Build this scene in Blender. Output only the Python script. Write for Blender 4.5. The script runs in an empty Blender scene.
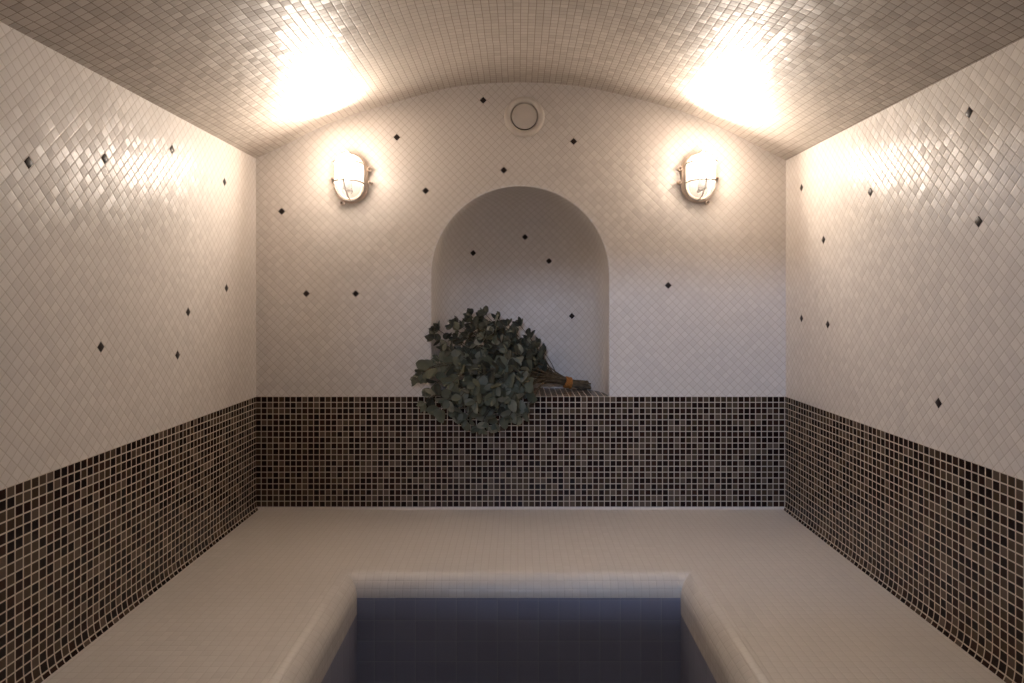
import bpy, bmesh, math, random
from mathutils import Vector, Matrix
random.seed(7)
PI = math.pi
C = bpy.context.scene.collection

# ---------------------------------------------------------------- frame of the place
# camera at (0, 0, CZ) looking along +y; back wall at YB; metres
CZ = 1.243
F = 668.0                       # focal length in pixels of the 1024 x 683 frame
VX, VY = 518.0, 303.5           # vanishing point of the room's long edges
YB = 2.511
YF = -0.45                      # front wall behind the camera
XL, XR = -0.985, 1.007
BENCH = 0.470
PITCH = 0.02186
BAND_B = 0.4790                 # mosaic band on the back wall: bottom and top
BAND_T = CZ - 93.0 / 266.0
DROP = 0.0066                   # the vault springs a touch lower towards the front

def px(x, y, depth):
    return Vector(((x - VX) * depth / F, depth, CZ + (VY - y) * depth / F))

# ---------------------------------------------------------------- helpers
def link(name, me, parent=None):
    o = bpy.data.objects.new(name, me)
    C.objects.link(o)
    if parent is not None:
        o.parent = parent
    return o

def empty(name, loc):
    o = bpy.data.objects.new(name, None)
    o.empty_display_size = 0.05
    C.objects.link(o)
    o.location = loc
    return o

def tag(o, label, cat=None, group=None, kind=None):
    if label: o['label'] = label
    if cat: o['category'] = cat
    if group: o['group'] = group
    if kind: o['kind'] = kind
    return o

class MB:
    """collects faces with uv and material slots"""
    def __init__(s):
        s.v, s.f, s.uv, s.m = [], [], [], []
    def face(s, pts, uvs=None, mi=0):
        b = len(s.v)
        s.v += [tuple(p) for p in pts]
        s.f.append(tuple(range(b, b + len(pts))))
        s.uv.append(uvs if uvs else [(0, 0)] * len(pts))
        s.m.append(mi)
    def grid(s, P, UV, mi=0):
        for i in range(len(P) - 1):
            for j in range(len(P[i]) - 1):
                s.face([P[i][j], P[i + 1][j], P[i + 1][j + 1], P[i][j + 1]],
                       [UV[i][j], UV[i + 1][j], UV[i + 1][j + 1], UV[i][j + 1]], mi)
    def build(s, name, mats, parent=None, smooth=True, weld=1e-5, angle=0.7, inside=None):
        me = bpy.data.meshes.new(name)
        me.from_pydata(s.v, [], s.f)
        ul = me.uv_layers.new(name='UVMap')
        k = 0
        for fi, f in enumerate(s.f):
            for c in range(len(f)):
                ul.data[k].uv = s.uv[fi][c]; k += 1
        for m in (mats if isinstance(mats, (list, tuple)) else [mats]):
            me.materials.append(m)
        for p, mi in zip(me.polygons, s.m):
            p.material_index = mi
        bm = bmesh.new(); bm.from_mesh(me)
        if weld:
            bmesh.ops.remove_doubles(bm, verts=bm.verts, dist=weld)
        if inside is not None:                      # room surfaces face the room
            for f in bm.faces:
                if f.normal.dot(Vector(inside) - f.calc_center_median()) < 0:
                    f.normal_flip()
        else:
            bmesh.ops.recalc_face_normals(bm, faces=bm.faces)
        for f in bm.faces: f.smooth = smooth
        if smooth:
            for e in bm.edges:
                if len(e.link_faces) == 2 and e.calc_face_angle(0) > angle:
                    e.smooth = False
        bm.to_mesh(me); bm.free()
        return link(name, me, parent)

def loft(mb, rings, cap0=False, cap1=False, mi=0):
    n = len(rings[0])
    for a, b in zip(rings, rings[1:]):
        for i in range(n):
            j = (i + 1) % n
            mb.face([a[i], a[j], b[j], b[i]], None, mi)
    if cap0: mb.face(list(reversed(rings[0])), None, mi)
    if cap1: mb.face(rings[-1], None, mi)

def tube(mb, pts, rad, n=8, mi=0, cap=True):
    """rad: number or list"""
    pts = [Vector(p) for p in pts]
    rings = []
    up = Vector((0.13, 0.31, 0.94)).normalized()
    for i, p in enumerate(pts):
        d = (pts[min(i + 1, len(pts) - 1)] - pts[max(i - 1, 0)]).normalized()
        a = d.cross(up)
        if a.length < 1e-3: a = d.cross(Vector((1, 0, 0)))
        a.normalize(); b = d.cross(a).normalized(); up = a.cross(d).normalized()
        r = rad[i] if isinstance(rad, (list, tuple)) else rad
        rings.append([p + (a * math.cos(2 * PI * k / n) + b * math.sin(2 * PI * k / n)) * r for k in range(n)])
    loft(mb, rings, cap, cap, mi)

def catmull(pts, n):
    P = [pts[0]] + list(pts) + [pts[-1]]
    out = []
    for i in range(len(pts) - 1):
        p0, p1, p2, p3 = P[i:i + 4]
        for k in range(n):
            t = k / n
            out.append(tuple(0.5 * (2 * b + (c - a) * t + (2 * a - 5 * b + 4 * c - d) * t * t + (3 * b - a - 3 * c + d) * t ** 3)
                             for a, b, c, d in zip(p0, p1, p2, p3)))
    out.append(tuple(pts[-1]))
    return out

# ---------------------------------------------------------------- materials
def new_mat(name):
    m = bpy.data.materials.new(name); m.use_nodes = True
    nt = m.node_tree
    return m, nt, nt.nodes['Principled BSDF']

def plain(name, col, rough=0.5, metal=0.0, noise=0.0, nscale=40, spec=0.5):
    m, nt, b = new_mat(name)
    b.inputs['Roughness'].default_value = rough
    b.inputs['Metallic'].default_value = metal
    b.inputs['Specular IOR Level'].default_value = spec
    tc = nt.nodes.new('ShaderNodeTexCoord')
    nz = nt.nodes.new('ShaderNodeTexNoise'); nz.inputs['Scale'].default_value = nscale
    nt.links.new(tc.outputs['Object'], nz.inputs['Vector'])
    rp = nt.nodes.new('ShaderNodeValToRGB')
    lo = [c * (1 - noise) for c in col]; hi = [min(1, c * (1 + noise)) for c in col]
    rp.color_ramp.elements[0].position = 0.3; rp.color_ramp.elements[1].position = 0.7
    rp.color_ramp.elements[0].color = (*lo, 1); rp.color_ramp.elements[1].color = (*hi, 1)
    nt.links.new(nz.outputs['Fac'], rp.inputs['Fac'])
    nt.links.new(rp.outputs['Color'], b.inputs['Base Color'])
    return m

def tile_mat(name, ramp, grout, diag=False, phase=(0, 0), gw=0.055, soft=0.03, rough=0.25, tilt=0.05,
             edge=0.5, seed=0.0, pitch=PITCH, constant=False, spec=0.5, patch=0.0, edge_w=0.16, wob=0.0):
    """square mosaic laid on UVs in metres; every tile has its own tone and its own tiny tilt"""
    m, nt, bs = new_mat(name)
    N, L = nt.nodes.new, nt.links.new
    def math_(op, a, b=None, c=None):
        n = N('ShaderNodeMath'); n.operation = op
        for i, v in enumerate((a, b, c)):
            if v is None: continue
            if isinstance(v, (int, float)): n.inputs[i].default_value = v
            else: L(v, n.inputs[i])
        return n.outputs[0]
    uv = N('ShaderNodeUVMap'); uv.uv_map = 'UVMap'
    sx = N('ShaderNodeSeparateXYZ'); L(uv.outputs[0], sx.inputs[0])
    u, v = sx.outputs[0], sx.outputs[1]
    s = 1 / math.sqrt(2)
    if diag:
        a = math_('MULTIPLY', math_('ADD', u, v), s); b = math_('MULTIPLY', math_('SUBTRACT', v, u), s)
    else:
        a, b = u, v
    if wob:                                         # hand-laid: courses wander a little
        wn = N('ShaderNodeTexNoise'); wn.inputs['Scale'].default_value = 9.0
        L(uv.outputs[0], wn.inputs['Vector'])
        ws = N('ShaderNodeSeparateColor'); L(wn.outputs['Color'], ws.inputs[0])
        a = math_('ADD', a, math_('MULTIPLY', math_('SUBTRACT', ws.outputs[0], 0.5), wob))
        b = math_('ADD', b, math_('MULTIPLY', math_('SUBTRACT', ws.outputs[1], 0.5), wob))
    a = math_('ADD', math_('DIVIDE', a, pitch), phase[0] + 200)
    b = math_('ADD', math_('DIVIDE', b, pitch), phase[1] + 200)
    fa, fb = math_('FRACT', a), math_('FRACT', b)
    ca, cb = math_('FLOOR', a), math_('FLOOR', b)
    da = math_('MINIMUM', fa, math_('SUBTRACT', 1.0, fa)); db = math_('MINIMUM', fb, math_('SUBTRACT', 1.0, fb))
    d = math_('MINIMUM', da, db)
    mr = N('ShaderNodeMapRange'); mr.interpolation_type = 'SMOOTHSTEP'
    mr.inputs['From Min'].default_value = gw - soft / 2; mr.inputs['From Max'].default_value = gw + soft / 2
    L(d, mr.inputs['Value']); mask = mr.outputs[0]
    cx = N('ShaderNodeCombineXYZ'); L(ca, cx.inputs[0]); L(cb, cx.inputs[1]); cx.inputs[2].default_value = seed
    wn = N('ShaderNodeTexWhiteNoise'); wn.noise_dimensions = '3D'; L(cx.outputs[0], wn.inputs['Vector'])
    rp = N('ShaderNodeValToRGB')
    if constant: rp.color_ramp.interpolation = 'CONSTANT'
    while len(rp.color_ramp.elements) < len(ramp): rp.color_ramp.elements.new(0.5)
    for e, (p, c) in zip(rp.color_ramp.elements, ramp):
        e.position = p; e.color = (*c, 1)
    val = wn.outputs['Value']
    if patch:                                       # sheets differ slightly in tone
        pn = N('ShaderNodeTexNoise'); pn.inputs['Scale'].default_value = 2.2; L(uv.outputs[0], pn.inputs['Vector'])
        val = math_('ADD', math_('MULTIPLY', val, 1 - patch), math_('MULTIPLY', pn.outputs['Fac'], patch))
    L(val, rp.inputs['Fac'])
    mx = N('ShaderNodeMix'); mx.data_type = 'RGBA'
    mx.inputs[6].default_value = (*grout, 1)
    L(mask, mx.inputs[0]); L(rp.outputs['Color'], mx.inputs[7])
    L(mx.outputs[2], bs.inputs['Base Color'])
    rr = math_('ADD', math_('MULTIPLY', mask, rough - 0.8), 0.8)
    L(rr, bs.inputs['Roughness'])
    bs.inputs['Specular IOR Level'].default_value = spec
    # normals: tilt of the whole tile + rounded edges, in tangent space
    sc = N('ShaderNodeSeparateColor'); L(wn.outputs['Color'], sc.inputs[0])
    def slope(f, rnd):
        hi = math_('MAXIMUM', math_('DIVIDE', math_('SUBTRACT', f, 1 - edge_w), edge_w), 0.0)
        lo = math_('MAXIMUM', math_('DIVIDE', math_('SUBTRACT', edge_w, f), edge_w), 0.0)
        e = math_('MULTIPLY', math_('SUBTRACT', hi, lo), edge)
        return math_('ADD', e, math_('MULTIPLY', math_('SUBTRACT', rnd, 0.5), 2 * tilt))
    na, nb = slope(fa, sc.outputs[0]), slope(fb, sc.outputs[1])
    if diag:
        nu = math_('MULTIPLY', math_('SUBTRACT', na, nb), s); nv = math_('MULTIPLY', math_('ADD', na, nb), s)
    else:
        nu, nv = na, nb
    cc = N('ShaderNodeCombineColor')
    L(math_('ADD', math_('MULTIPLY', nu, 0.5), 0.5), cc.inputs[0])
    L(math_('ADD', math_('MULTIPLY', nv, 0.5), 0.5), cc.inputs[1])
    cc.inputs[2].default_value = 1.0
    nm = N('ShaderNodeNormalMap'); nm.uv_map = 'UVMap'; L(cc.outputs[0], nm.inputs['Color'])
    L(nm.outputs[0], bs.inputs['Normal'])
    return m

def fit_phase(pts):
    """pts in wall coordinates (u, v): phase of the diagonal mosaic whose cell centres pass through them"""
    s = 1 / math.sqrt(2); ph = []
    for w in ([(u + v) * s / PITCH for u, v in pts], [(v - u) * s / PITCH for u, v in pts]):
        best = min((sum(((x + k / 100) % 1 - 0.5) ** 2 for x in w), k / 100) for k in range(100))
        ph.append(best[1])
    return tuple(ph)

def snap(p, ph):
    s = 1 / math.sqrt(2)
    a = (p[0] + p[1]) * s / PITCH + ph[0]; b = (p[1] - p[0]) * s / PITCH + ph[1]
    a, b = math.floor(a) + 0.5 - ph[0], math.floor(b) + 0.5 - ph[1]
    return ((a - b) * s * PITCH, (a + b) * s * PITCH)

# accent tiles read off the photograph
A_BACK = [(483,100),(397,138),(573,141),(503,170),(425,191),(282,211),(307,294),(356,294),(669,285)]
A_NICHE = [(525,237),(549,261),(473,253),(572,316)]
A_LEFT = [(30,164),(105,158),(172,150),(224,182),(226,288),(188,312),(101,347),(178,354)]
A_RIGHT = [(969,112),(803,187),(871,192),(979,222),(823,240),(801,318),(827,324),(938,404)]
def on_back(p): q = px(*p, YB); return (q.x, q.z)
def on_side(p, X):
    d = F * X / (p[0] - VX); q = px(*p, d); return (q.y, q.z)
B_PTS = [on_back(p) for p in A_BACK]
L_PTS = [on_side(p, XL) for p in A_LEFT]
R_PTS = [on_side(p, XR) for p in A_RIGHT]
PH_B, PH_L, PH_R = fit_phase(B_PTS), fit_phase(L_PTS), fit_phase(R_PTS)

CREAM = [(0.0, (.76, .70, .64)), (1.0, (.84, .78, .72))]
GROUT = (.645, .575, .50)
wall_kw = dict(diag=True, rough=0.37, spec=0.42, tilt=0.045, edge=0.2, gw=0.045, soft=0.05, patch=0.6)
M_BACK = tile_mat('cream mosaic back', CREAM, GROUT, phase=PH_B, **wall_kw)
M_LEFT = tile_mat('cream mosaic left', CREAM, GROUT, phase=PH_L, seed=3, **wall_kw)
M_RIGHT = tile_mat('cream mosaic right', CREAM, GROUT, phase=PH_R, seed=5, **wall_kw)
M_NICHE = tile_mat('cream mosaic niche', CREAM, GROUT, phase=PH_B, seed=8, **wall_kw)
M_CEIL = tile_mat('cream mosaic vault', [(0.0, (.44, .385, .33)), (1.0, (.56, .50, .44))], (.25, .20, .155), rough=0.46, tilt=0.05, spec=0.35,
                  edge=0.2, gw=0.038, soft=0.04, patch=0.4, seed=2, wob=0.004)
M_BENCH = tile_mat('cream mosaic bench', [(0.0, (.69, .635, .57)), (1.0, (.75, .695, .63))], (.66, .605, .54), rough=0.34, tilt=0.035,
                   edge=0.25, gw=0.04, soft=0.04, patch=0.5, seed=4, wob=0.002)
BROWN = [(0.0, (.016, .007, .005)), (0.30, (.028, .012, .008)), (0.52, (.042, .020, .013)), (0.62, (.060, .039, .023)),
         (0.74, (.085, .058, .038)), (0.88, (.118, .084, .062))]
M_BAND = tile_mat('brown glass mosaic', BROWN, (.64, .55, .45), constant=True, rough=0.2, tilt=0.05, edge=0.25, spec=0.2, gw=0.07, soft=0.04,
                  seed=1, phase=(0.15, -BAND_T / PITCH))
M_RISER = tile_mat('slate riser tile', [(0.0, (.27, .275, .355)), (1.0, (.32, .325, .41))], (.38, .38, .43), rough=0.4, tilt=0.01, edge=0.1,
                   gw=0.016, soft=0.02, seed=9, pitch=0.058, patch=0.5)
M_ACC = plain('dark accent tile', (.020, .010, .007), 0.45, noise=0.3, spec=0.25)
M_FLOOR = tile_mat('grey floor mosaic', [(0.0, (.10, .095, .095)), (1.0, (.14, .135, .135))], (.09, .085, .08), rough=0.4, seed=6)
M_FRAME = plain('painted door', (.13, .14, .16), 0.45, noise=0.04)
M_PLAST = plain('ivory plastic', (.74, .67, .59), 0.3, noise=0.03)
M_GAP_SHADE = plain('painted gap shade', (.16, .12, .09), 0.7)
M_ENAMEL = plain('lamp enamel', (.74, .60, .48), 0.45, noise=0.04)
M_WIRE = plain('galvanised wire', (.22, .20, .18), 0.5, 0.3, noise=0.1)
M_SCREW = plain('rusty screw', (.09, .06, .045), 0.5, 0.6, noise=0.3)
M_SOCKET = plain('porcelain socket', (.10, .095, .09), 0.4)
M_INNER_DARK = plain('darkened lamp interior', (.13, .115, .10), 0.6)  # inside of the base, coloured dark so the lit glass keeps its detail
M_STEM = plain('eucalyptus stem', (.13, .092, .050), 0.7, noise=0.45, nscale=60)
M_TWINE = plain('orange twine', (.52, .20, .04), 0.75, noise=0.4, nscale=300)

def leaf_mat(name, c0, c1):
    m, nt, b = new_mat(name)
    N, L = nt.nodes.new, nt.links.new
    uv = N('ShaderNodeUVMap'); uv.uv_map = 'UVMap'
    tc = N('ShaderNodeTexCoord')
    nz = N('ShaderNodeTexNoise'); nz.inputs['Scale'].default_value = 14; L(tc.outputs['Object'], nz.inputs['Vector'])
    rp = N('ShaderNodeValToRGB')
    rp.color_ramp.elements[0].position = 0.32; rp.color_ramp.elements[1].position = 0.68
    rp.color_ramp.elements[0].color = (*c0, 1); rp.color_ramp.elements[1].color = (*c1, 1)
    L(nz.outputs['Fac'], rp.inputs['Fac'])
    sx = N('ShaderNodeSeparateXYZ'); L(uv.outputs[0], sx.inputs[0])      # pale midrib
    ab = N('ShaderNodeMath'); ab.operation = 'ABSOLUTE'; L(sx.outputs[0], ab.inputs[0])
    mr = N('ShaderNodeMapRange'); mr.inputs['From Min'].default_value = 0.0; mr.inputs['From Max'].default_value = 0.12
    mr.inputs['To Min'].default_value = 0.35; mr.inputs['To Max'].default_value = 0.0
    L(ab.outputs[0], mr.inputs['Value'])
    mx = N('ShaderNodeMix'); mx.data_type = 'RGBA'; mx.inputs[7].default_value = (.20, .22, .16, 1)
    L(mr.outputs[0], mx.inputs[0]); L(rp.outputs[0], mx.inputs[6])
    L(mx.outputs[2], b.inputs['Base Color'])
    b.inputs['Roughness'].default_value = 0.5
    b.inputs['Specular IOR Level'].default_value = 0.35
    return m
M_LEAF = [leaf_mat('eucalyptus leaf', (.145, .145, .090), (.22, .22, .15)),
          leaf_mat('eucalyptus leaf grey', (.24, .235, .17), (.37, .36, .27)),
          leaf_mat('eucalyptus leaf dark', (.060, .058, .040), (.115, .11, .076))]

# ---------------------------------------------------------------- vault profile (x, z) from the photograph
PROF_PX = [(256,158.6),(275,149.6),(292.7,141),(310,132.2),(335,121.2),(359.5,112.7),(394.6,102.6),(420,95.2),(447,88.4),(477,84.2),(520,82.4),
           (562,84.4),(597,89.4),(636,98.6),(666,106.8),(692.7,115.4),(710,122.8),(728,131),(745,139.8),(765,150),(786,160.6)]
prof = [((x - VX) * YB / F, CZ + (VY - y) * YB / F) for x, y in PROF_PX]
prof[0] = (XL, prof[0][1]); prof[-1] = (XR, prof[-1][1])
PROF = catmull(prof, 5)
def top_z(x):
    for (x0, z0), (x1, z1) in zip(PROF, PROF[1:]):
        if x0 <= x <= x1: return z0 + (z1 - z0) * (x - x0) / (x1 - x0)
    return PROF[0][1] if x < 0 else PROF[-1][1]
def drop(y): return -DROP * (YB - y)

CENTRE = (0.0, 1.2, 1.2)

# ceiling
mb = MB()
us = [0.0]
for a, b in zip(PROF, PROF[1:]): us.append(us[-1] + math.dist(a, b))
mid = us[len(us) // 2]
P, U = [], []
ys = [YF + (YB - YF) * k / 12 for k in range(13)]
for (x, z), u in zip(PROF, us):
    P.append([(x, y, z + drop(y)) for y in ys]); U.append([(u - mid, y) for y in ys])
mb.grid(P, U)
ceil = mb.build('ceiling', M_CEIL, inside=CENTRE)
tag(ceil, 'barrel-vaulted ceiling of small cream mosaic tiles', kind='structure')

# floor
mb = MB()
mb.face([(XL, YF, 0), (XR, YF, 0), (XR, YB, 0), (XL, YB, 0)], [(XL, YF), (XR, YF), (XR, YB), (XL, YB)])
tag(mb.build('floor', M_FLOOR, inside=CENTRE), 'floor of the foot well between the benches', kind='structure')

# ---------------------------------------------------------------- accent diamonds
def diamond(mb, c, n, up, mi, half=0.0091 * 1.0, h=0.0006):
    """a small bevelled tile standing on its corner, almost flush"""
    n = Vector(n).normalized(); up = Vector(up); up = (up - n * up.dot(n)).normalized(); r = n.cross(up)
    c = Vector(c); k = half * math.sqrt(2)
    d4 = [up, r, -up, -r]
    a = [c - n * 0.0005 + d * k for d in d4]; b = [c + n * h + d * k for d in d4]
    t = [c + n * (h + 0.0006) + d * (k - 0.0012) for d in d4]
    for i in range(4):
        j = (i + 1) % 4
        mb.face([a[i], a[j], b[j], b[i]], None, mi)
        mb.face([b[i], b[j], t[j], t[i]], None, mi)
    mb.face(t, None, mi)

# ---------------------------------------------------------------- back wall with the arched opening
NX = (520.3 - VX) / 266.0; NR = 88.6 / 266.0; NZ = CZ + (VY - 275.0) / 266.0
ND = 0.26; LIP = 0.004
SILL = BAND_T
mb = MB()
RO = NR + LIP
xs = sorted(set([XL, XR] + [x for x, _ in PROF] + [NX - RO * math.cos(PI * k / 48) for k in range(49)]))
xs = [x for i, x in enumerate(xs) if i == 0 or x - xs[i - 1] > 1e-6]
def lower(x):
    q = RO * RO - (x - NX) ** 2
    return NZ + math.sqrt(max(0, q))
for x0, x1 in zip(xs, xs[1:]):
    inside_n = abs((x0 + x1) / 2 - NX) < RO
    lo0, lo1 = (lower(x0), lower(x1)) if inside_n else (BAND_T, BAND_T)
    n = 6
    for k in range(n):
        q = []
        for x, lo, t in ((x0, lo0, k / n), (x1, lo1, k / n), (x1, lo1, (k + 1) / n), (x0, lo0, (k + 1) / n)):
            z = lo + (top_z(x) - lo) * t; q.append((x, YB, z))
        mb.face(q, [(p[0], p[2]) for p in q])
mb.face([(XL, YB, 0), (XR, YB, 0), (XR, YB, BAND_B), (XL, YB, BAND_B)], [(XL, 0), (XR, 0), (XR, BAND_B), (XL, BAND_B)])
for p in B_PTS:
    q = snap(p, PH_B); diamond(mb, (q[0], YB, q[1]), (0, -1, 0), (0, 0, 1), 1)
wall_back = mb.build('wall_back', [M_BACK, M_ACC], inside=None)
# room side normals
def face_room(o):
    bm = bmesh.new(); bm.from_mesh(o.data)
    for f in bm.faces:
        if f.material_index == 0 and f.normal.dot(Vector(CENTRE) - f.calc_center_median()) < 0: f.normal_flip()
    bm.to_mesh(o.data); bm.free()
face_room(wall_back)
tag(wall_back, 'cream diamond-mosaic end wall with an arched niche', kind='structure')

# niche: apse sunk behind the arch
NE = 3.0
def rho_depth(k, n=20):
    """k 0..n from the opening to the centre of the back"""
    th = PI / 2 * k / n
    return math.cos(th) ** (2 / NE), math.sin(th) ** (2 / NE)
def niche_depth(x, z):
    r = abs(x - NX) if z < NZ else math.hypot(x - NX, z - NZ)
    r = min(1, r / NR)
    return ND * (1 - r ** NE) ** (1 / NE)
mb = MB()
prm = []                                              # (dx, dz, below) around the opening
nb, na = 12, 36
for k in range(nb): prm.append((-1, 0, SILL + (NZ - SILL) * k / nb))
for k in range(na + 1):
    a = PI - PI * k / na; prm.append((math.cos(a), math.sin(a), None))
for k in range(nb): prm.append((1, 0, NZ - (NZ - SILL) * (k + 1) / nb))
rings = []
for k in range(5):                                    # rounded lip from the wall face
    a = PI / 2 * k / 4
    rings.append((NR + LIP * (1 - math.sin(a)), LIP * (1 - math.cos(a))))
for k in range(1, 21):
    r, d = rho_depth(k); rings.append((NR * r if k < 20 else 0.0, LIP + (ND - LIP) * d))
Ls = [0.0]
for a, b in zip(rings[::-1], rings[::-1][1:]): Ls.append(Ls[-1] + math.dist(a, b))
Ls = Ls[::-1]
P, U = [], []
for (r, d), Lr in zip(rings, Ls):
    row, ur = [], []
    for dx, dz, zz in prm:
        if zz is None: row.append((NX + dx * r, YB + d, NZ + dz * r)); ur.append((NX + dx * Lr, NZ + dz * Lr))
        else: row.append((NX + dx * r, YB + d, zz)); ur.append((NX + dx * Lr, zz))
    P.append(row); U.append(ur)
for i in range(len(P) - 1):
    for j in range(len(prm) - 1):
        mb.face([P[i][j], P[i + 1][j], P[i + 1][j + 1], P[i][j + 1]], [U[i][j], U[i + 1][j], U[i + 1][j + 1], U[i][j + 1]])
for pxy in A_NICHE:                                   # march the camera ray to the curved back
    t = YB
    for _ in range(400):
        q = px(*pxy, t)
        if q.y >= YB + niche_depth(q.x, q.z): break
        t += 0.001
    e = 0.004
    n = Vector(((niche_depth(q.x + e, q.z) - niche_depth(q.x - e, q.z)) / (2 * e), -1,
                (niche_depth(q.x, q.z + e) - niche_depth(q.x, q.z - e)) / (2 * e))).normalized()
    diamond(mb, q + n * 0.0015, n, (0, 0, 1), 1)
niche = mb.build('niche', [M_NICHE, M_ACC], wall_back)
bm = bmesh.new(); bm.from_mesh(niche.data)
tgt = Vector((NX, YB - 0.6, NZ - 0.1))
for f in bm.faces:
    if f.material_index == 0 and f.normal.dot(tgt - f.calc_center_median()) < 0: f.normal_flip()
bm.to_mesh(niche.data); bm.free()
tag(niche, 'arched cream apse-shaped niche above the brown band')

# niche sill in brown mosaic
mb = MB()
pl = [(NX + r * s_, YB + d) for s_, seq in ((-1, rings), (1, rings[::-1])) for r, d in seq]
pl = [p for i, p in enumerate(pl) if i == 0 or math.dist(p, pl[i - 1]) > 1e-6]
half = len(pl) // 2
left = [(NX - r, YB + d) for r, d in rings]; right = [(NX + r, YB + d) for r, d in rings]
for a, b, c, d in zip(left, left[1:], right, right[1:]):
    q = [(*a, SILL), (*c, SILL), (*d, SILL), (*b, SILL)]
    mb.face(q, [(p[0], p[1] - YB + BAND_T) for p in q])
o = mb.build('niche_sill', M_BAND, wall_back)
face_room(o)
tag(o, 'brown mosaic sill of the niche')

# mosaic band on the back wall
mb = MB()
q = [(XL, YB, BAND_B), (XR, YB, BAND_B), (XR, YB, BAND_T), (XL, YB, BAND_T)]
mb.face(q, [(p[0], p[2]) for p in q])
o = mb.build('mosaic_band', M_BAND, wall_back); face_room(o)
tag(o, 'brown mosaic band of the end wall')

# ---------------------------------------------------------------- side walls
COVE_X, COVE_Z, COVE0 = 0.013, 0.055, BENCH - 0.004
def side_wall(name, X, sgn, mat, pts, ph, label, slope_t):
    """sgn: +1 when the room lies on the +x side"""
    mb = MB()
    yy = [YF + (YB - YF) * k / 8 for k in range(9)]
    bt = lambda y: BAND_T + slope_t * (YB - y)
    for y0, y1 in zip(yy, yy[1:]):
        for k in range(4):
            q = []
            for y, t in ((y0, k / 4), (y1, k / 4), (y1, (k + 1) / 4), (y0, (k + 1) / 4)):
                zt = (PROF[0][1] if sgn > 0 else PROF[-1][1]) + drop(y)
                q.append((X, y, bt(y) + (zt - bt(y)) * t))
            mb.face(q, [(p[1], p[2]) for p in q])
        q = [(X, y0, 0), (X, y1, 0), (X, y1, COVE0), (X, y0, COVE0)]
        mb.face(q, [(p[1], p[2]) for p in q])
    for p in pts:
        c = snap(p, ph); diamond(mb, (X, c[0], c[1]), (sgn, 0, 0), (0, 0, 1), 1)
    o = mb.build(name, [mat, M_ACC]); face_room(o)
    tag(o, label, kind='structure')
    # band with a coved foot running out on to the bench
    mb = MB(); prof_ = []
    n = 8
    for k in range(n + 1):
        a = PI / 2 * k / n
        prof_.append((COVE_X * (1 - math.sin(a)), COVE0 + COVE_Z * (1 - math.cos(a))))
    prof_.append((0.0, BAND_T))
    L_ = [0.0]
    for a, b in zip(prof_, prof_[1:]): L_.append(L_[-1] + math.dist(a, b))
    P = [[(X + sgn * dx, y, z if k < n + 1 else bt(y)) for k, (dx, z) in enumerate(prof_)] for y in yy]
    U = [[(y, BAND_T - (L_[-1] - l)) for l in L_] for y in yy]
    mb.grid(P, U)
    b = mb.build('mosaic_band', M_BAND, o); face_room(b)
    return o, b
wall_left, b = side_wall('wall_left', XL, 1, M_LEFT, L_PTS, PH_L, 'cream diamond-mosaic side wall on the left', -0.004)
tag(b, 'brown mosaic band of the left side wall')
wall_right, b = side_wall('wall_right', XR, -1, M_RIGHT, R_PTS, PH_R, 'cream diamond-mosaic side wall on the right', -0.002)
tag(b, 'brown mosaic band of the right side wall')

# ---------------------------------------------------------------- front wall behind the camera with its doorway
DX0, DX1, DZ = -0.40, 0.42, 1.93
mb = MB()
xs = sorted(set([x for x, _ in PROF] + [DX0, DX1]))
for x0, x1 in zip(xs, xs[1:]):
    lo = DZ if DX0 - 1e-6 <= x0 and x1 <= DX1 + 1e-6 else 0
    q = [(x0, YF, lo), (x1, YF, lo), (x1, YF, top_z(x1) + drop(YF)), (x0, YF, top_z(x0) + drop(YF))]
    if q[2][2] - lo > 0.001: mb.face(q, [(p[0], p[2]) for p in q])
wf = mb.build('wall_front', plain('grey plaster', (.32, .32, .33), 0.8, noise=0.08, nscale=12), inside=CENTRE)
tag(wf, 'grey plastered wall with the door', kind='structure')
GZ0, GZ1 = 1.362, 1.885
def boxes(lst, y0, y1):
    mb = MB()
    for x0, x1, z0, z1 in lst:
        a = [(x0, y0, z0), (x1, y0, z0), (x1, y0, z1), (x0, y0, z1)]
        loft(mb, [a, [(x, y1, z) for x, _, z in a]], True, True)
    return mb
door = boxes(((DX0, DX0 + .05, 0, DZ), (DX1 - .05, DX1, 0, DZ), (DX0 + .05, DX1 - .05, GZ1, DZ), (DX0 + .05, DX1 - .05, 0, GZ0)),
             YF - .045, YF - .003).build('door_1', M_FRAME, smooth=False)
tag(door, 'dark grey painted door with a glazed upper panel', kind='structure')
mg, nt, b_ = new_mat('clear door pane')
tr = nt.nodes.new('ShaderNodeBsdfTransparent'); gl_ = nt.nodes.new('ShaderNodeBsdfGlossy'); gl_.inputs['Roughness'].default_value = 0.02
mxs = nt.nodes.new('ShaderNodeMixShader'); mxs.inputs[0].default_value = 0.06
nt.links.new(tr.outputs[0], mxs.inputs[1]); nt.links.new(gl_.outputs[0], mxs.inputs[2])
nt.links.new(mxs.outputs[0], nt.nodes['Material Output'].inputs[0])
boxes(((DX0 + .05, DX1 - .05, GZ0, GZ1),), YF - .028, YF - .022).build('pane', mg, door, smooth=False)

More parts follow.
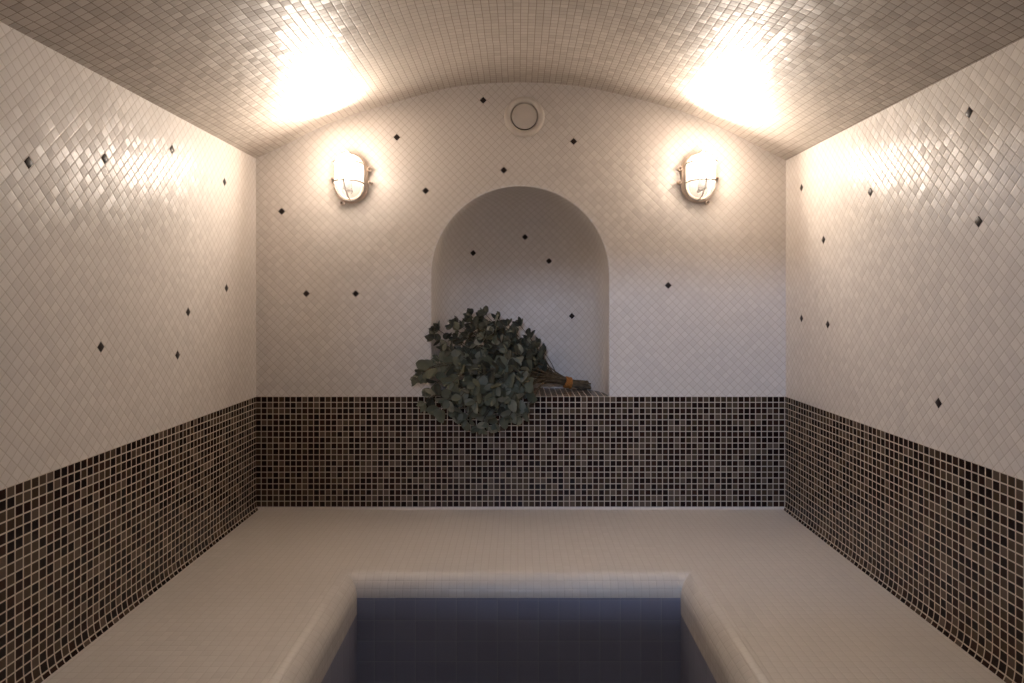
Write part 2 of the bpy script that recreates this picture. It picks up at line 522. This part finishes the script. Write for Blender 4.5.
# ---------------------------------------------------------------- bench: one U of tiled masonry
YE = 1.890; BX0, BX1 = -0.4555, 0.460; RB = 0.060
bench = empty('tiled_bench', (0, 2.15, 0))
tag(bench, 'U-shaped cream tiled bench with rounded edge and blue-grey front running along three walls', 'bench')
Mi = Matrix.Translation((0, -2.15, 0))
seat, riser = MB(), MB()
def T(p): return (p[0], p[1] - 2.15, p[2])
nbl = 10
pro = []
for k in range(nbl + 1):                               # bullnose: (offset from the face, height)
    a = PI / 2 * k / nbl
    pro.append((RB * (1 - math.sin(a)), BENCH - RB * (1 - math.cos(a))))
y_front = YF + 0.005
def edge_pts(off, z):                                  # the three runs, mitred in the corners
    return [(BX0 - off, y_front, z), (BX0 - off, YE + off, z), (BX1 + off, YE + off, z), (BX1 + off, y_front, z)]
al = [0.0]
for a, b in zip(pro, pro[1:]): al.append(al[-1] + math.dist(a, b))
for s_ in range(3):
    def uvf(p, l):
        t = p[1] if s_ != 1 else p[0]
        return (t, 3.0 - l)
    for (o0, z0), (o1, z1), l0, l1 in zip(pro, pro[1:], al, al[1:]):
        A, B = edge_pts(o0, z0), edge_pts(o1, z1)
        q = [A[s_], A[s_ + 1], B[s_ + 1], B[s_]]
        seat.face([T(p) for p in q], [uvf(q[0], l0), uvf(q[1], l0), uvf(q[2], l1), uvf(q[3], l1)])
# note: profile runs top -> face; the first point is the top tangent
A = edge_pts(pro[0][0], BENCH)
XW0, XW1, YW = XL + COVE_X - 0.0005, XR - COVE_X + 0.0005, YB - 0.003
CV = 0.0095
for q in ([(XW0, y_front, BENCH), A[0], A[1], (XW0, A[1][1], BENCH)],
          [(XW0, A[1][1], BENCH), A[1], A[2], (XW1, A[2][1], BENCH), (XW1, YW - CV, BENCH), (XW0, YW - CV, BENCH)],
          [A[3], (XW1, y_front, BENCH), (XW1, A[2][1], BENCH), A[2]]):
    seat.face([T(p) for p in q], [(p[0], p[1]) for p in q])
prev = None                                            # cove against the end wall
for k in range(6):
    a = PI / 2 * k / 5
    c = (YW - CV + CV * math.sin(a), BENCH + CV * (1 - math.cos(a)))
    if prev:
        q = [(XW0, *prev), (XW1, *prev), (XW1, *c), (XW0, *c)]
        seat.face([T(p) for p in q], [(p[0], p[1] + p[2]) for p in q])
    prev = c
zt = pro[-1][1]
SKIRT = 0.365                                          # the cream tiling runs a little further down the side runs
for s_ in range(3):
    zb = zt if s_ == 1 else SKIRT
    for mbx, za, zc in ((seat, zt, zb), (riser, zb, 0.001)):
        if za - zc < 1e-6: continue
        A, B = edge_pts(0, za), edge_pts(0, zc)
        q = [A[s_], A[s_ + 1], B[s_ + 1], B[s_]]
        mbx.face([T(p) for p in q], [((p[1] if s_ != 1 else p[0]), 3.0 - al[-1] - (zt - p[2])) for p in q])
so = seat.build('seat', M_BENCH, bench, angle=0.5)
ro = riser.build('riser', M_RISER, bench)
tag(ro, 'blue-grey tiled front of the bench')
def flip_bench(o, tgt):
    bm = bmesh.new(); bm.from_mesh(o.data)
    for f in bm.faces:
        if f.normal.dot(Vector(tgt) - f.calc_center_median()) < 0: f.normal_flip()
    bm.to_mesh(o.data); bm.free()
flip_bench(so, (0, -1.6, 1.6)); flip_bench(ro, (0, -1.6, 0.6))

# ---------------------------------------------------------------- bulkhead lamps
def stadium(w, h, y, n=40):
    """upright oval with straight flanks, in the xz plane at depth -y"""
    r = w / 2; s = max(0, h / 2 - r); out = []
    for k in range(n):
        a = 2 * PI * k / n
        cx, cz = r * math.cos(a), r * math.sin(a)
        out.append((cx, -y, cz + (s if k <= n / 2 else -s)))
    return out
def glass_mat():
    m, nt, b = new_mat('ribbed lamp glass')
    N, L = nt.nodes.new, nt.links.new
    nt.nodes.remove(b)
    out = nt.nodes['Material Output']
    tr = N('ShaderNodeBsdfTransparent'); tr.inputs[0].default_value = (1, .985, .96, 1)
    tl = N('ShaderNodeBsdfTranslucent'); tl.inputs[0].default_value = (.95, .90, .84, 1)
    gl = N('ShaderNodeBsdfGlossy'); gl.inputs['Roughness'].default_value = 0.15
    m1 = N('ShaderNodeMixShader'); m1.inputs[0].default_value = 0.07
    L(tr.outputs[0], m1.inputs[1]); L(tl.outputs[0], m1.inputs[2])
    fr = N('ShaderNodeFresnel'); fr.inputs[0].default_value = 1.35
    m2 = N('ShaderNodeMixShader'); L(fr.outputs[0], m2.inputs[0]); L(m1.outputs[0], m2.inputs[1]); L(gl.outputs[0], m2.inputs[2])
    L(m2.outputs[0], out.inputs[0])
    return m
M_GLASS = glass_mat()
def bulb_mat(strength, col):
    m, nt, b = new_mat('lamp bulb glow')
    b.inputs['Base Color'].default_value = (.9, .9, .9, 1)
    b.inputs['Emission Color'].default_value = (*col, 1)
    b.inputs['Emission Strength'].default_value = strength
    return m
M_BULB = bulb_mat(30.0, (1.0, .86, .75))

FRONT_W = 3.3
SPOT_W = 22.0
def make_lamp(side):
    """side: +1 lugs on the right flank, -1 on the left"""
    root = empty('bulkhead_lamp', (0, 0, 0))
    mb = MB()
    loft(mb, [stadium(.132, .192, .001), stadium(.136, .196, .005), stadium(.136, .196, .012), stadium(.130, .190, .018), stadium(.110, .180, .020),
              stadium(.106, .177, .028), stadium(.100, .171, .030), stadium(.094, .165, .028), stadium(.088, .158, .012)], True, False)
    mb.face(stadium(.088, .158, .012), None, 1)
    mb.build('base', [M_ENAMEL, M_INNER_DARK], root, angle=1.2)
    mb = MB()
    prof_ = [(.094, .165, .026), (.095, .166, .040), (.096, .167, .055), (.095, .166, .074), (.091, .162, .090), (.082, .153, .103), (.067, .137, .112), (.044, .113, .117), (.020, .088, .119)]
    loft(mb, [stadium(*p) for p in prof_], False, True)
    mb.build('glass_globe', M_GLASS, root, angle=1.2)
    mb = MB()                                          # upright bulb
    rr = [(.010, -.026), (.013, -.018), (.021, -.004), (.027, .014), (.028, .028), (.025, .042), (.016, .053), (.006, .057)]
    rr = [(r, z + .012) for r, z in rr]
    loft(mb, [[(r * math.cos(2 * PI * k / 20), -.066 + r * math.sin(2 * PI * k / 20), z) for k in range(20)] for r, z in rr], True, True)
    bulb = mb.build('bulb', M_BULB, root, angle=1.2)
    mb = MB()
    rr = [(.017, -.066), (.018, -.060), (.018, -.036), (.015, -.028), (.011, -.0262)]
    rr = [(r, z + .012) for r, z in rr]
    loft(mb, [[(r * math.cos(2 * PI * k / 20), -.066 + r * math.sin(2 * PI * k / 20), z) for k in range(20)] for r, z in rr], True, True)
    loft(mb, [[(.008 * math.cos(2 * PI * k / 10), y, -.052 + .008 * math.sin(2 * PI * k / 10)) for k in range(10)] for y in (-.013, -.050)], True, True)
    mb.build('socket', M_SOCKET, root)
    mb = MB()                                          # wire guard: hoops round the glass and one upright wire
    def hoop(z):
        pts = []
        for k in range(25):
            a = PI * k / 24
            pts.append((.0585 * math.cos(a), -.040 - .084 * math.sin(a) ** .6, z))
        return pts
    tube(mb, hoop(-.027), .0024, 6); tube(mb, hoop(.046), .0024, 6)
    pts = []
    for k in range(33):
        a = PI * k / 32
        z = .093 * math.cos(a)
        xo = .012 * side * max(0, -z - .027) / .07      # lower end bends aside
        pts.append((xo, -.040 - .085 * math.sin(a) ** .5, z))
    tube(mb, pts, .0021, 6)
    tube(mb, [(p[0], p[1] - .001, p[2]) for p in stadium(.112, .182, .028)] + [(.056, -.029, .035)], .0022, 6)
    mb.build('wire_guard', M_WIRE, root)
    for (lx, lz) in ((.074 * side, .036), (.076 * side, -.018), (-.036 * side, -.097), (-.073 * side, -.004)):
        mb = MB()                                      # fixing lug with its screw
        n = Vector((lx, 0, lz)).normalized()
        base = Vector((lx, -.012, lz))
        loft(mb, [[(base.x + .008 * math.cos(2 * PI * k / 14), y, base.z + .008 * math.sin(2 * PI * k / 14)) for k in range(14)] for y in (-.001, -.016, -.020)], True, True)
        lug = mb.build('lug', M_ENAMEL, root)
        mb = MB()
        loft(mb, [[(base.x + r * math.cos(2 * PI * k / 12), y, base.z + r * math.sin(2 * PI * k / 12)) for k in range(12)] for r, y in ((.0055, -.020), (.0055, -.0235), (.0035, -.0255))], True, True)
        tag(mb.build('screw', M_SCREW, lug), 'dark screw head')
    sd = bpy.data.lights.new('added_vault_spot', 'SPOT')      # helper spot added inside the glass for the bright patch on the vault
    sd.energy = SPOT_W; sd.color = (1.0, .88, .77); sd.spot_size = math.radians(96); sd.spot_blend = 1.0; sd.shadow_soft_size = 0.02
    so_ = bpy.data.objects.new('added_vault_spot', sd); C.objects.link(so_); so_.parent = root
    so_.location = (0, -.070, .074)
    so_.rotation_euler = Vector((-.25 * side, -1.45, 1.0)).to_track_quat('-Z', 'Y').to_euler()
    ad = bpy.data.lights.new('added_front_fill', 'AREA')      # helper area light added in front of the bulb to brighten the room
    ad.shape = 'DISK'; ad.size = 0.045; ad.energy = FRONT_W; ad.color = (1.0, .88, .77)
    ao = bpy.data.objects.new('added_front_fill', ad); C.objects.link(ao); ao.parent = root
    ao.location = (0, -.099, .030)
    ao.rotation_euler = Vector((0, -1, .12)).to_track_quat('-Z', 'Y').to_euler()
    return root
LZ = CZ + (VY - 179.0) / 266.0
lamp_l = make_lamp(1); lamp_l.scale = (.93, 1, .95)
lamp_l.location = ((352.0 - VX) / 266.0, YB, LZ)
tag(lamp_l, 'lit oval wire-guarded wall lamp left of the arched niche', 'lamp', 'bulkhead lamps on the end wall')
lamp_r = make_lamp(-1); lamp_r.scale = (.93, 1, .95); lamp_r.location = ((697.5 - VX) / 266.0, YB, LZ + .002)
tag(lamp_r, 'lit oval wire-guarded wall lamp right of the arched niche', 'lamp', 'bulkhead lamps on the end wall')

# ---------------------------------------------------------------- round extract valve
vent = empty('extract_valve', ((524.3 - VX) / 266.0, YB, CZ + (VY - 117.3) / 266.0))
tag(vent, 'round ivory plastic air valve high on the end wall under the vault', 'air vent')
def lathe(name, prof_, m, parent, n=56, cap0=False, cap1=False):
    mb = MB()
    loft(mb, [[(r * math.cos(2 * PI * k / n), -y, r * math.sin(2 * PI * k / n)) for k in range(n)] for r, y in prof_], cap0, cap1)
    return mb.build(name, m, parent, angle=0.9)
lathe('rim', [(.0755, .0005), (.0762, .006), (.0750, .013), (.0715, .019), (.066, .0215), (.059, .019), (.0525, .013), (.0500, .005), (.0495, .0005)], M_PLAST, vent)
tag(lathe('throat', [(.0485, .0008), (.030, .0012)], M_GAP_SHADE, vent, cap1=True), 'brown sheet painted as the shade in the gap behind the disc')  # flat sheet whose brown stands in for shade behind the disc
lathe('disc', [(.028, .0016), (.030, .005), (.0455, .007), (.0475, .009), (.0482, .012), (.0472, .0145), (.042, .0155), (.020, .016)], M_PLAST, vent, cap1=True)

# ---------------------------------------------------------------- bunch of eucalyptus
TIE = px(568, 382.5, 2.685)
bunch = empty('eucalyptus_bunch', (TIE.x - .12, 2.52, SILL))
tag(bunch, 'tied bunch of grey-green eucalyptus branches lying in the niche and spilling over its sill', 'plant')
OFF = Vector(bunch.location)
def keep_out(p, m=0.004):
    """plants stay clear of wall, sill and niche"""
    p = Vector(p)
    r = abs(p.x - NX) if p.z < NZ else math.hypot(p.x - NX, p.z - NZ)
    if p.y > YB - m:
        inside_ = r < NR - 0.012 and p.z > SILL - 0.03
        if inside_:
            p.z = max(p.z, SILL + m)
            p.y = min(p.y, YB + niche_depth(p.x, p.z) - m - 0.004)
            p.y = max(p.y, YB - m)
        else:
            p.y = YB - m
    return p
def bez(a, b, c, d, t):
    s = 1 - t
    return a * s ** 3 + b * 3 * s * s * t + c * 3 * s * t * t + d * t ** 3

def add_leaf(mb, base, axis, nrm, Ln, Wd, fold, curl, mi):
    axis = axis.normalized(); side = axis.cross(nrm).normalized(); nrm = side.cross(axis).normalized()
    rows = 7
    P, U = [], []
    pet = 0.10 * Ln
    for i in range(rows):
        t = i / (rows - 1)
        w = Wd / 2 * (math.sin(PI * (t ** 0.82 * 0.985 + 0.008)) ** 0.62)
        if i in (0, rows - 1): w = Wd * 0.025
        ctr = base + axis * (pet + Ln * t) - nrm * (curl * Ln * t * t)
        row, ur = [], []
        for sgn_ in (-1, -0.55, 0, 0.55, 1):
            row.append(keep_out(ctr + side * (w * sgn_) + nrm * (abs(sgn_) ** 1.4 * w * fold)) - OFF); ur.append((sgn_ * w / (Wd / 2), t))
        P.append(row); U.append(ur)
    mb.grid(P, U, mi)
    st = keep_out(base) - OFF; en = P[0][2]
    if (en - st).length > 1e-3:
        tube(mb, [st, en], [.0011, .0009], 4, 3, False)

# tips: (x, y) in the photograph's frame with the distance from the camera
UP = [(436,338,2.50),(440,330,2.56),(452,326,2.52),(458,321,2.60),(470,322,2.55),(480,319,2.62),(488,317,2.58),(498,321,2.62),(508,327,2.66),
      (519,326,2.68),(529,340,2.66),(541,346,2.68),(474,332,2.48),(494,336,2.50),(512,345,2.55),(447,347,2.47),
      (462,327,2.58),(476,327,2.60),(488,326,2.55),(498,330,2.60),(468,338,2.53),(484,340,2.52),(503,338,2.62),(516,336,2.60),(532,350,2.60),(455,338,2.56),(484,318,2.60),(472,316,2.62)]
MIDS = [(440,360,2.52),(452,357,2.53),(470,354,2.52),(488,354,2.51),(506,352,2.46),(522,356,2.52),(462,368,2.40),(484,370,2.39),(505,372,2.41),(538,362,2.58)]
LOW = [(416,379,2.44),(424,374,2.45),(432,390,2.42),(428,404,2.46),(446,398,2.41),(440,408,2.45),(456,410,2.44),(468,420,2.44),(478,426,2.46),(488,423,2.43),
       (498,424,2.45),(508,416,2.43),(518,414,2.45),(527,406,2.45),(460,394,2.38),(478,400,2.37),(496,398,2.38),(512,398,2.40),(452,382,2.39),(474,384,2.37),(494,386,2.38),(514,384,2.42)]
rnd = random.Random(21)
sprig_no = 0
END = px(588, 386, 2.70)
for grp, tips in ((0, UP), (1, MIDS), (2, LOW)):
    for (tx, ty, td) in tips:
        tip = px(tx + rnd.uniform(-2, 2), ty + rnd.uniform(-2, 2), td)
        ang = rnd.uniform(0, 2 * PI); rr = 0.016 * math.sqrt(rnd.random())
        p0 = TIE + Vector((0, rr * math.cos(ang), rr * math.sin(ang)))
        d = tip - p0
        if grp == 0:
            b1 = p0 + Vector((-.09, -.02, .035)) + d * .10
            b2 = tip - d.normalized() * .10 + Vector((.05, 0, -.07))
        elif grp == 1:
            b1 = p0 + Vector((-.10, -.03, .030)) + d * .10
            b2 = tip - d.normalized() * .12 + Vector((.02, .01, .02))
        else:
            b1 = p0 + Vector((-.12, -.06, .035)) + d * .08
            b2 = tip + Vector((.07, .01, .075 + rnd.uniform(0, .03)))
            if b2.z < SILL + .04: b2.z = SILL + .04
        # path, with the butt end running on through the tie
        butt = END + Vector((rnd.uniform(-.035, .012), rnd.uniform(-.022, .020), rnd.uniform(-.016, .022)))
        path = [keep_out(butt, .006), keep_out(p0.lerp(butt, .5), .006)]
        n = 22
        for k in range(n + 1):
            path.append(keep_out(bez(p0, b1, b2, tip, k / n), .007))
        rad = [.0030, .0030] + [.0029 - .0018 * k / n for k in range(n + 1)]
        mb = MB(); tube(mb, [p - OFF for p in path], rad, 6)
        sprig = mb.build('sprig', M_STEM, bunch)
        mb = MB()
        main = path[2:]
        start = 0.36 if grp == 2 else 0.40
        tw = rnd.uniform(0, PI)
        acc, step, lastp = 0.0, 0.0, None
        tone = rnd.random()
        for k in range(int(start * n), n + 1):
            p = main[k]
            if lastp is not None: acc += (p - lastp).length
            lastp = p
            if acc < step and k < n: continue
            if VX + F * p.x / p.y > (543 if grp == 0 else 527): continue
            step = acc + rnd.uniform(.022, .030)
            dr = (main[min(k + 1, n)] - main[max(k - 1, 0)]).normalized()
            e1 = dr.cross(Vector((.2, .5, .8))).normalized(); e2 = dr.cross(e1)
            tw += PI / 2 + rnd.uniform(-.35, .35)
            frac = k / n
            size = ((0.060 if grp else 0.050) - 0.016 * max(0, (frac - .55) / .45)) * rnd.uniform(.82, 1.15)
            mi = 0
            z_ = rnd.random()
            if grp == 0: mi = 2 if z_ < .55 else (0 if z_ < .88 else 1)
            elif grp == 1: mi = 2 if z_ < .75 else (0 if z_ < .93 else 1)  # mostly dark leaves here: shade of the middle gap put into their colour
            else: mi = 2 if z_ < .12 else (0 if z_ < .6 else 1)  # paler leaves below: light from the front put into their colour
            for s_ in (0, PI):
                out = (e1 * math.cos(tw + s_) + e2 * math.sin(tw + s_))
                ax = (out * rnd.uniform(.8, 1.1) + dr * rnd.uniform(.35, .9) + Vector((0, -.25, -.10 if grp == 2 else .05))).normalized()
                nr = (dr * 1.0 - out * .55 + Vector((rnd.uniform(-.5, .5), rnd.uniform(-.9, .1) - (.7 if grp == 2 else 0), rnd.uniform(-.3, .5))))
                add_leaf(mb, p, ax, nr, size, size * rnd.uniform(.74, .98), rnd.uniform(.02, .28), rnd.uniform(-.05, .22), mi)
        dr = (main[n] - main[n - 2]).normalized()
        for s_ in range(3):                            # tuft at the tip
            a = tw + s_ * 2.1
            e1 = dr.cross(Vector((.2, .5, .8))).normalized(); e2 = dr.cross(e1)
            out = e1 * math.cos(a) + e2 * math.sin(a)
            sz = rnd.uniform(.024, .040)
            add_leaf(mb, main[n], (dr + out * .55), out * .6 + Vector((rnd.uniform(-.4, .4), -.6, .2)), sz, sz * rnd.uniform(.42, .85), .2, .05, 0 if grp else 2)
        mb.build('foliage', M_LEAF + [M_STEM], sprig, angle=3.0)
# twine wrapped round the stems
mb = MB()
ax = (END - TIE).normalized()
e1 = ax.cross(Vector((0, 0, 1))).normalized(); e2 = ax.cross(e1)
pts = []
for k in range(90):
    a = 2 * PI * k / 16
    pts.append(TIE - OFF + ax * (-.014 + .028 * k / 89) + (e1 * math.cos(a) + e2 * math.sin(a)) * (.0205 + .001 * math.sin(k * .7)))
tube(mb, pts, .0028, 6)
tag(mb.build('twine', M_TWINE, bunch), 'orange twine wound round the stems')

# ---------------------------------------------------------------- light beyond the doorway
ld = bpy.data.lights.new('corridor_light', 'AREA')
ld.shape = 'RECTANGLE'; ld.size = 0.8; ld.size_y = 0.12
ld.energy = 48.0; ld.color = (.50, .66, 1.0)
lo = bpy.data.objects.new('corridor_light', ld); C.objects.link(lo)
lo.location = (-0.45, -2.6, 2.25)
lo.rotation_euler = (Vector((0.3, 2.5, 0.9)) - Vector(lo.location)).to_track_quat('-Z', 'Y').to_euler()

w = bpy.data.worlds.new('hall beyond the doorway'); bpy.context.scene.world = w
w.use_nodes = True
bg = w.node_tree.nodes['Background']
bg.inputs[0].default_value = (.55, .62, .80, 1); bg.inputs[1].default_value = 2.0

# ---------------------------------------------------------------- camera
cd = bpy.data.cameras.new('camera'); cam = bpy.data.objects.new('camera', cd); C.objects.link(cam)
cd.sensor_fit = 'HORIZONTAL'; cd.sensor_width = 36.0
cd.lens = F / 1024.0 * 36.0
cd.shift_x = -(VX - 512.0) / 1024.0
cd.shift_y = -(341.5 - VY) / 1024.0
cd.clip_start = 0.02
cam.location = (0, 0, CZ); cam.rotation_euler = (PI / 2, 0, 0)
S = bpy.context.scene
S.camera = cam
S.view_settings.view_transform = 'Standard'; S.view_settings.look = 'None'
S.view_settings.gamma = 1.0; S.view_settings.use_curve_mapping = False
S.view_settings.exposure = 0.56
S.cycles.use_denoising = True
S.cycles.max_bounces = 10; S.cycles.transparent_max_bounces = 12
